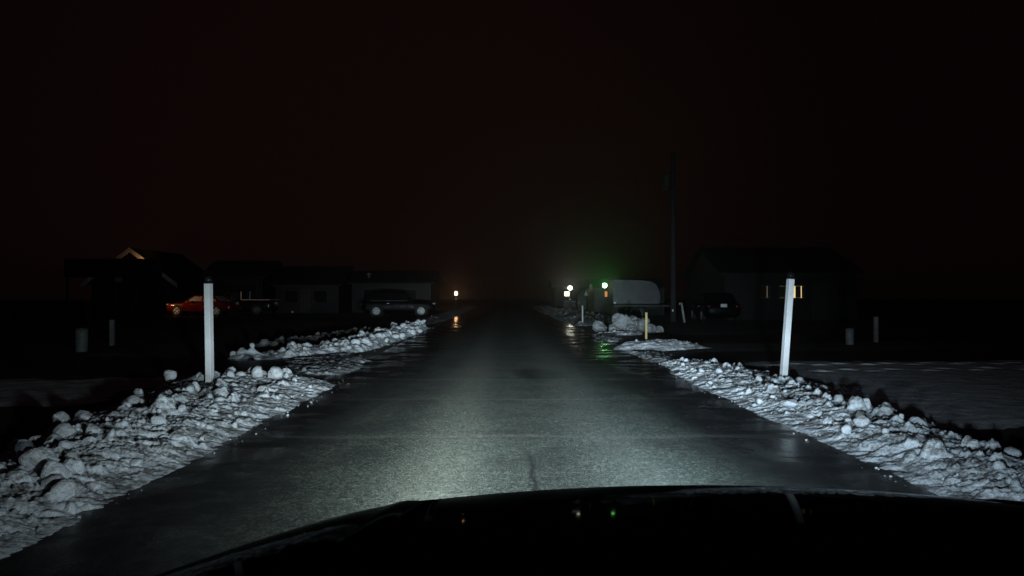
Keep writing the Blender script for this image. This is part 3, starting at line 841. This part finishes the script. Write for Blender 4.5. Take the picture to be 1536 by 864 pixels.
# yard light on a thin mast, its dark back towards the road, shining on the red car
lw = thing('yard_light', 'dark backed yard light on a mast left of the red sedan', 'lamp', (-24.5, 49.9, 0), R(-62))
MB().cyl((0, 0, -.1), (0, 0, 2.2), .03, .03, 10).build('mast', M['dark_metal'], lw)
MB().box(-.16, .16, -.10, .02, 2.2, 2.44, .02).build('housing', M['dark_metal'], lw)
MB().box(-.12, .12, .022, .03, 2.23, 2.41).build('lens', glow('yard_lens', (1, .6, .28), 4), lw)
lamp_light('yard_light_beam', (0, .1, 2.3), 330, (1, .50, .20), .06, lw, (0, 1, -.22), 62)
MB().box(.15, .17, .0, .34, 2.16, 2.48, .004).build('visor', M['dark_metal'], lw)

# yard lantern far down the left side
t = thing('lamp_post', 'glowing warm yard lantern far down on the left of the road', 'lamp post', (-5.55, 90, 0))
MB().cyl((0, 0, -.1), (0, 0, 1.38), .05, .04, 10).build('post', M['dark_metal'], t)
MB().lathe([(.10, 1.4), (.17, 1.5), (.19, 1.62), (.16, 1.76), (.07, 1.85)], 16).build('globe', glow('amber_globe', (1, .72, .42), 9), t, smooth=True)
MB().lathe([(.16, 1.87), (.19, 1.89), (.04, 2.0)], 12).build('cap', M['dark_metal'], t)
MB().box(-.06, .06, -.06, -.045, .9, 1.05).build('number_plate', M['reflector_white'], t)
lamp_light('lamp_post_light', (0, -.25, 1.62), 60, (1, .45, .15), .05, t, (.05, -1, .6), 92)

# right side: lit house far off, floodlight, fence, shed, green lamp, trailer
t = house('distant_house', 'distant dark house with one small square lit window', 6.2, 13.2, 97, 106, 2.4, 3.4, 'siding_grey', 'x', .4)
window(t, -2.05, 1.6, .58, .55, -4.5, glow('window_light', (1, .92, .66), 3.2), 'trim')
window(t, 2.2, 1.6, 1.0, .9, -4.5); door(t, .6, .9, 2.0, -4.5)

t = thing('floodlight', 'dazzling white floodlight on a thin mast above the slatted fence', 'floodlight', (4.97, 60, 0))
MB().cyl((0, 0, -.2), (0, 0, 1.72), .035, .03, 10).build('mast', M['dark_metal'], t)
MB().box(-.16, .16, -.02, .12, 1.74, 2.08, .02).build('housing', M['dark_metal'], t)
MB().sphere((0, -.06, 1.91), .155, 20, 12, (1, .5, 1)).build('lens', glow('flood_lens', (1, .98, .86), 20), t, smooth=True)
MB().box(-.07, .07, -.05, -.035, 1.02, 1.08).build('label_plate', M['reflector_white'], t)
lamp_light('floodlight_light', (0, -.35, 1.91), 230, (1, .96, .78), .1, t, (-.15, -1, .82), 92)

t = thing('slatted_fence', 'short dark slatted fence with a paler top rail under the floodlight', 'fence', (5.75, 66, 0))
MB().box(-.72, .72, -.03, .02, .82, .9, .005).build('top_rail', M['fence_rail'], t)
for k in range(11):
    MB().box(-.7 + k * .13, -.61 + k * .13, -.02, .0, .03, .818, .004).build('slat', M['fence_wood'], t)
for x in (-.76, .76):
    MB().box(x - .04, x + .04, -.04, .04, -.1, .95, .006).build('fence_post', M['fence_wood'], t)

t = house('shed', 'small dark shed with a pale pointed vent in its gable', 5.85, 7.15, 63.0, 65.0, 1.2, 1.75, 'siding_dark', 'y', .12, None)
t['category'] = 'shed'
MB().prism([(-.15, 1.36), (.15, 1.30), (0, 1.80)], -1.17, -1.13).build('gable_vent', M['trim'], t)
MB().box(-.4, .4, -1.04, -1.005, 0, 1.0, .01).build('door', M['door'], t)

t = house('side_house', 'dark house behind the trailer carrying a green lamp at its corner', 5.95, 10.6, 52.3, 56.4, 1.75, 2.35, 'siding_dark', 'x', .1)
window(t, -1.55, 1.42, .17, .36, -2.05, glow('amber_window', (1, .30, .07), .32), 'door')
window(t, .6, 1.3, .8, .6, -2.05); door(t, -.8, .75, 1.6, -2.05)

t = thing('green_lamp', 'bright green lamp on a short bracket at the house corner left of the trailer', 'lamp', (6.55, 51.6, 0))
MB().sphere((0, 0, 1.98), .15, 20, 12).build('bulb', glow('green_bulb', (.74, 1.0, .72), 13), t, smooth=True)
MB().cyl((0, .14, 1.98), (0, .72, 1.98), .03, .03, 8).build('bracket', M['dark_metal'], t)
lamp_light('green_lamp_light', (-.05, -.3, 1.98), 300, (.06, 1.0, .12), .1, t, (-.2, -1, .82), 92)

t = thing('cargo_trailer', 'pale enclosed cargo trailer parked in front of the green lamp', 'trailer', (7.5, 46, 0))
m = MB(); m.prism([(-1.32, .82), (1.38, .82), (1.45, 1.0), (1.40, 1.5), (1.2, 1.95), (.9, 2.14), (.4, 2.2), (-1.32, 2.26)], -.95, .95)
m.build('box_body', M['trailer'], t, bevel=.04)
MB().box(-1.2, 2.3, -.5, .5, .66, .78, .01).build('chassis', M['dark_metal'], t)
for x in (-.45, .3):
    for s in (-1, 1):
        wheel(t, x, s * .82, .33, 'alloy_dull', side=s)
MB().cyl((2.2, 0, 0), (2.2, 0, .7), .03, .03, 8).build('jockey_stand', M['dark_metal'], t)
MB().box(-1.26, -1.14, -.985, -.952, .86, .94, .005).build('marker_reflector', M['reflector_white'], t)

# house on the right with curtained windows
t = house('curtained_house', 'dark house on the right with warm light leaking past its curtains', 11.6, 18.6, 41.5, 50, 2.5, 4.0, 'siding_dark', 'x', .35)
wl = glow('curtain_light', (1, .76, .38), .9); wd = glow('dim_curtain_light', (1, .7, .55), .07)
for wx, ww, mat, cur in ((-1.38, .5, wd, [(-.25, .10), (.145, .25)]), (.05, 1.3, wl, [(-.65, .03), (.19, .475), (.52, .65)])):
    w = window(t, wx, 1.5, ww, .62, -4.25, mat, 'door')
    for a, b in cur:
        MB().box(wx + a, wx + b, -4.278, -4.2715, 1.192, 1.808).build('curtain', M['curtain'], w)
door(t, 1.55, .9, 2.0, -4.25)
window(t, 2.7, 1.5, .6, .62, -4.25)

# ----------------------------------------------------- the car we sit in
XC = 0.40
car = thing('own_car', 'black car in the foreground whose curved bonnet fills the bottom', 'car', (XC, 0, 0))
def zc(y):
    # crown line of the bonnet: gently falling from the cowl, rolled over at its front edge
    d = 1.70 - y
    if d >= 0: return .844 + .18 * d - .06 * d * d
    return .844 + .18 * d - 5.5 * d * d
def cross(u):
    a = abs(u)
    c = .006 * (a / .6) ** 2
    if a > .6: c += .064 * ((a - .6) / .4) ** 1.6
    if a > 1.0: c += 6.0 * (a - 1.0) + 60 * (a - 1.0) ** 2
    c -= .004 * math.exp(-((a - .60) / .025) ** 2)
    return c
us = sorted(set([round(x, 4) for x in np.linspace(-1.0, 1.0, 81)] + [-1.02, -1.01, -1.004, 1.004, 1.01, 1.02] + [s * (.6 + d) for s in (-1, 1) for d in (-.05, -.03, -.02, -.01, 0, .01, .02, .03, .05)]))
ys = np.r_[np.linspace(.45, 1.68, 50), np.linspace(1.69, 1.86, 26)]
V = []; F = []
for y in ys:
    for u in us:
        sweep = .36 * u * u
        V.append((u, y - sweep * (y - .45) / 1.25 * .9, zc(y) - cross(u)))
n = len(us)
for i in range(len(ys) - 1):
    for j in range(n - 1):
        F.append((i * n + j, i * n + j + 1, (i + 1) * n + j + 1, (i + 1) * n + j))
M['hood_paint'] = plain('bonnet_black_paint', (0.002, 0.002, 0.0025), 0.15, var=0.15, coat=0.0, scale=2, spec=0.5)
hb = M['hood_paint'].node_tree.nodes['Principled BSDF']; hb.inputs['IOR'].default_value = 1.0045
for l in list(hb.inputs['Roughness'].links): M['hood_paint'].node_tree.links.remove(l)
hb.inputs['Roughness'].default_value = 0.045
o = mesh_obj('bonnet', V, F, M['hood_paint'], car)
sd = o.modifiers.new('thick', 'SOLIDIFY'); sd.thickness = .012; sd.offset = -1
m = MB()
m.box(-.86, .86, 1.38, 1.56, .25, .56, .04)
m.build('bumper', M['hood_paint'], car)
for s in (-1, 1):
    m = MB(); m.box(s * .98 - .03, s * .98 + .03, .35, 1.25, .3, .66, .02); m.build('fender', M['hood_paint'], car)
    wheel(car, s * .80, .95, .33, 'alloy_dull', side=s) if False else None
    h = MB().sphere((s * .66, 1.58, .60), .09, 18, 12, (1.3, .7, .75)).build('headlight', glow('headlamp_lens', (1, 1, 1), 4.0), car, smooth=True)
for s in (-1, 1):
    w = MB(); w.lathe([(.22, -.1), (.31, -.1), (.33, -.06), (.33, .06), (.31, .1), (.22, .1)], 28, axis='X', org=(s * .82, .85, .33)); w.build('wheel', M['rubber'], car, smooth=True)

# the beams of its two headlights
def headlamp(u, col, power):
    l = bpy.data.lights.new('headlight_beam', 'SPOT')
    l.energy = power; l.color = col; l.shadow_soft_size = .06; l.spot_size = R(170); l.spot_blend = .3
    l.use_nodes = True
    t = l.node_tree; em = t.nodes['Emission']
    tc = t.nodes.new('ShaderNodeTexCoord')
    sep = t.nodes.new('ShaderNodeSeparateXYZ'); t.links.new(tc.outputs['Normal'], sep.inputs[0])
    az = math_n(t, 'MAXIMUM', math_n(t, 'ABSOLUTE', sep.outputs[2]), .02)
    hx = math_n(t, 'ABSOLUTE', math_n(t, 'DIVIDE', sep.outputs[0], az))
    vy = math_n(t, 'DIVIDE', sep.outputs[1], az)
    hx = math_n(t, 'SUBTRACT', math_n(t, 'SQRT', math_n(t, 'ADD', math_n(t, 'MULTIPLY', hx, hx), .0025)), .05)
    H = math_n(t, 'EXPONENT', math_n(t, 'DIVIDE', hx, -HX))
    up = math_n(t, 'EXPONENT', math_n(t, 'DIVIDE', math_n(t, 'MAXIMUM', vy, 0.0), -VUP))
    dn = math_n(t, 'EXPONENT', math_n(t, 'DIVIDE', math_n(t, 'MAXIMUM', math_n(t, 'MULTIPLY', vy, -1.0), 0.0), -VDN))
    I = math_n(t, 'MULTIPLY', H, math_n(t, 'MULTIPLY', up, dn))
    flood = math_n(t, 'EXPONENT', math_n(t, 'DIVIDE', hx, -.75))
    fl = math_n(t, 'MULTIPLY', math_n(t, 'MULTIPLY', flood, math_n(t, 'EXPONENT', math_n(t, 'DIVIDE', math_n(t, 'ABSOLUTE', vy), -.22))), FLOOD)
    t.links.new(math_n(t, 'ADD', I, fl), em.inputs['Strength'])
    o = bpy.data.objects.new('headlight_beam', l)
    o.location = (u, 1.80, .62); o.rotation_euler = (R(90), 0, 0)
    link(o, car)
HX, VUP, VDN, FLOOD = .14, .15, .15, .034
headlamp(-.66, (.80, .97, 1.0), 22500)
headlamp(.66, (.63, .84, 1.0), 22500)

# ----------------------------------------------------------------- haze
HZ = 0.0019
m = bpy.data.materials.new('night_mist'); m.use_nodes = True
t = m.node_tree; t.nodes.remove(t.nodes['Principled BSDF'])
pv = t.nodes.new('ShaderNodeVolumePrincipled'); pv.inputs['Density'].default_value = HZ; pv.inputs['Anisotropy'].default_value = .93
pv.inputs['Color'].default_value = (.9, .9, .9, 1)
t.links.new(pv.outputs[0], t.nodes['Material Output'].inputs['Volume'])
try: m.cycles.volume_sampling = 'EQUIANGULAR'
except Exception: pass
o = MB().box(-230, 230, -16, 430, -1.2, 11).build('haze', m); o['kind'] = 'stuff'

# ---------------------------------------------------------------- world
w = bpy.data.worlds.new('World'); scene.world = w; w.use_nodes = True
t = w.node_tree; bg = t.nodes['Background']
tc = t.nodes.new('ShaderNodeTexCoord')
dp = t.nodes.new('ShaderNodeVectorMath'); dp.operation = 'DOT_PRODUCT'
t.links.new(tc.outputs['Generated'], dp.inputs[0]); g = Vector((-.14, 1, .12)).normalized(); dp.inputs[1].default_value = g
f = maprange(t, dp.outputs['Value'], .84, 1.0)
c = mixc(t, f, (.0022, .0008, .0010), (.0045, .0019, .0017))
t.links.new(c, bg.inputs['Color']); bg.inputs['Strength'].default_value = 1.0

# --------------------------------------------------------------- camera
cam = bpy.data.cameras.new('camera'); cam.lens = 1183 / 1536 * 36; cam.sensor_width = 36; cam.clip_start = .05; cam.clip_end = 1500
co = link(bpy.data.objects.new('camera', cam)); co.location = (0, 0, 1.25); co.rotation_euler = (R(90 + .63), 0, R(-.53))
scene.camera = co

vs = scene.view_settings
vs.view_transform = 'Standard'; vs.look = 'None'; vs.exposure = 0; vs.gamma = 1; vs.use_curve_mapping = False
cy = scene.cycles
cy.use_denoising = True
cy.use_adaptive_sampling = False
cy.max_bounces = 6; cy.diffuse_bounces = 2; cy.glossy_bounces = 4; cy.volume_bounces = 0
cy.sample_clamp_indirect = 4
cy.use_light_tree = True
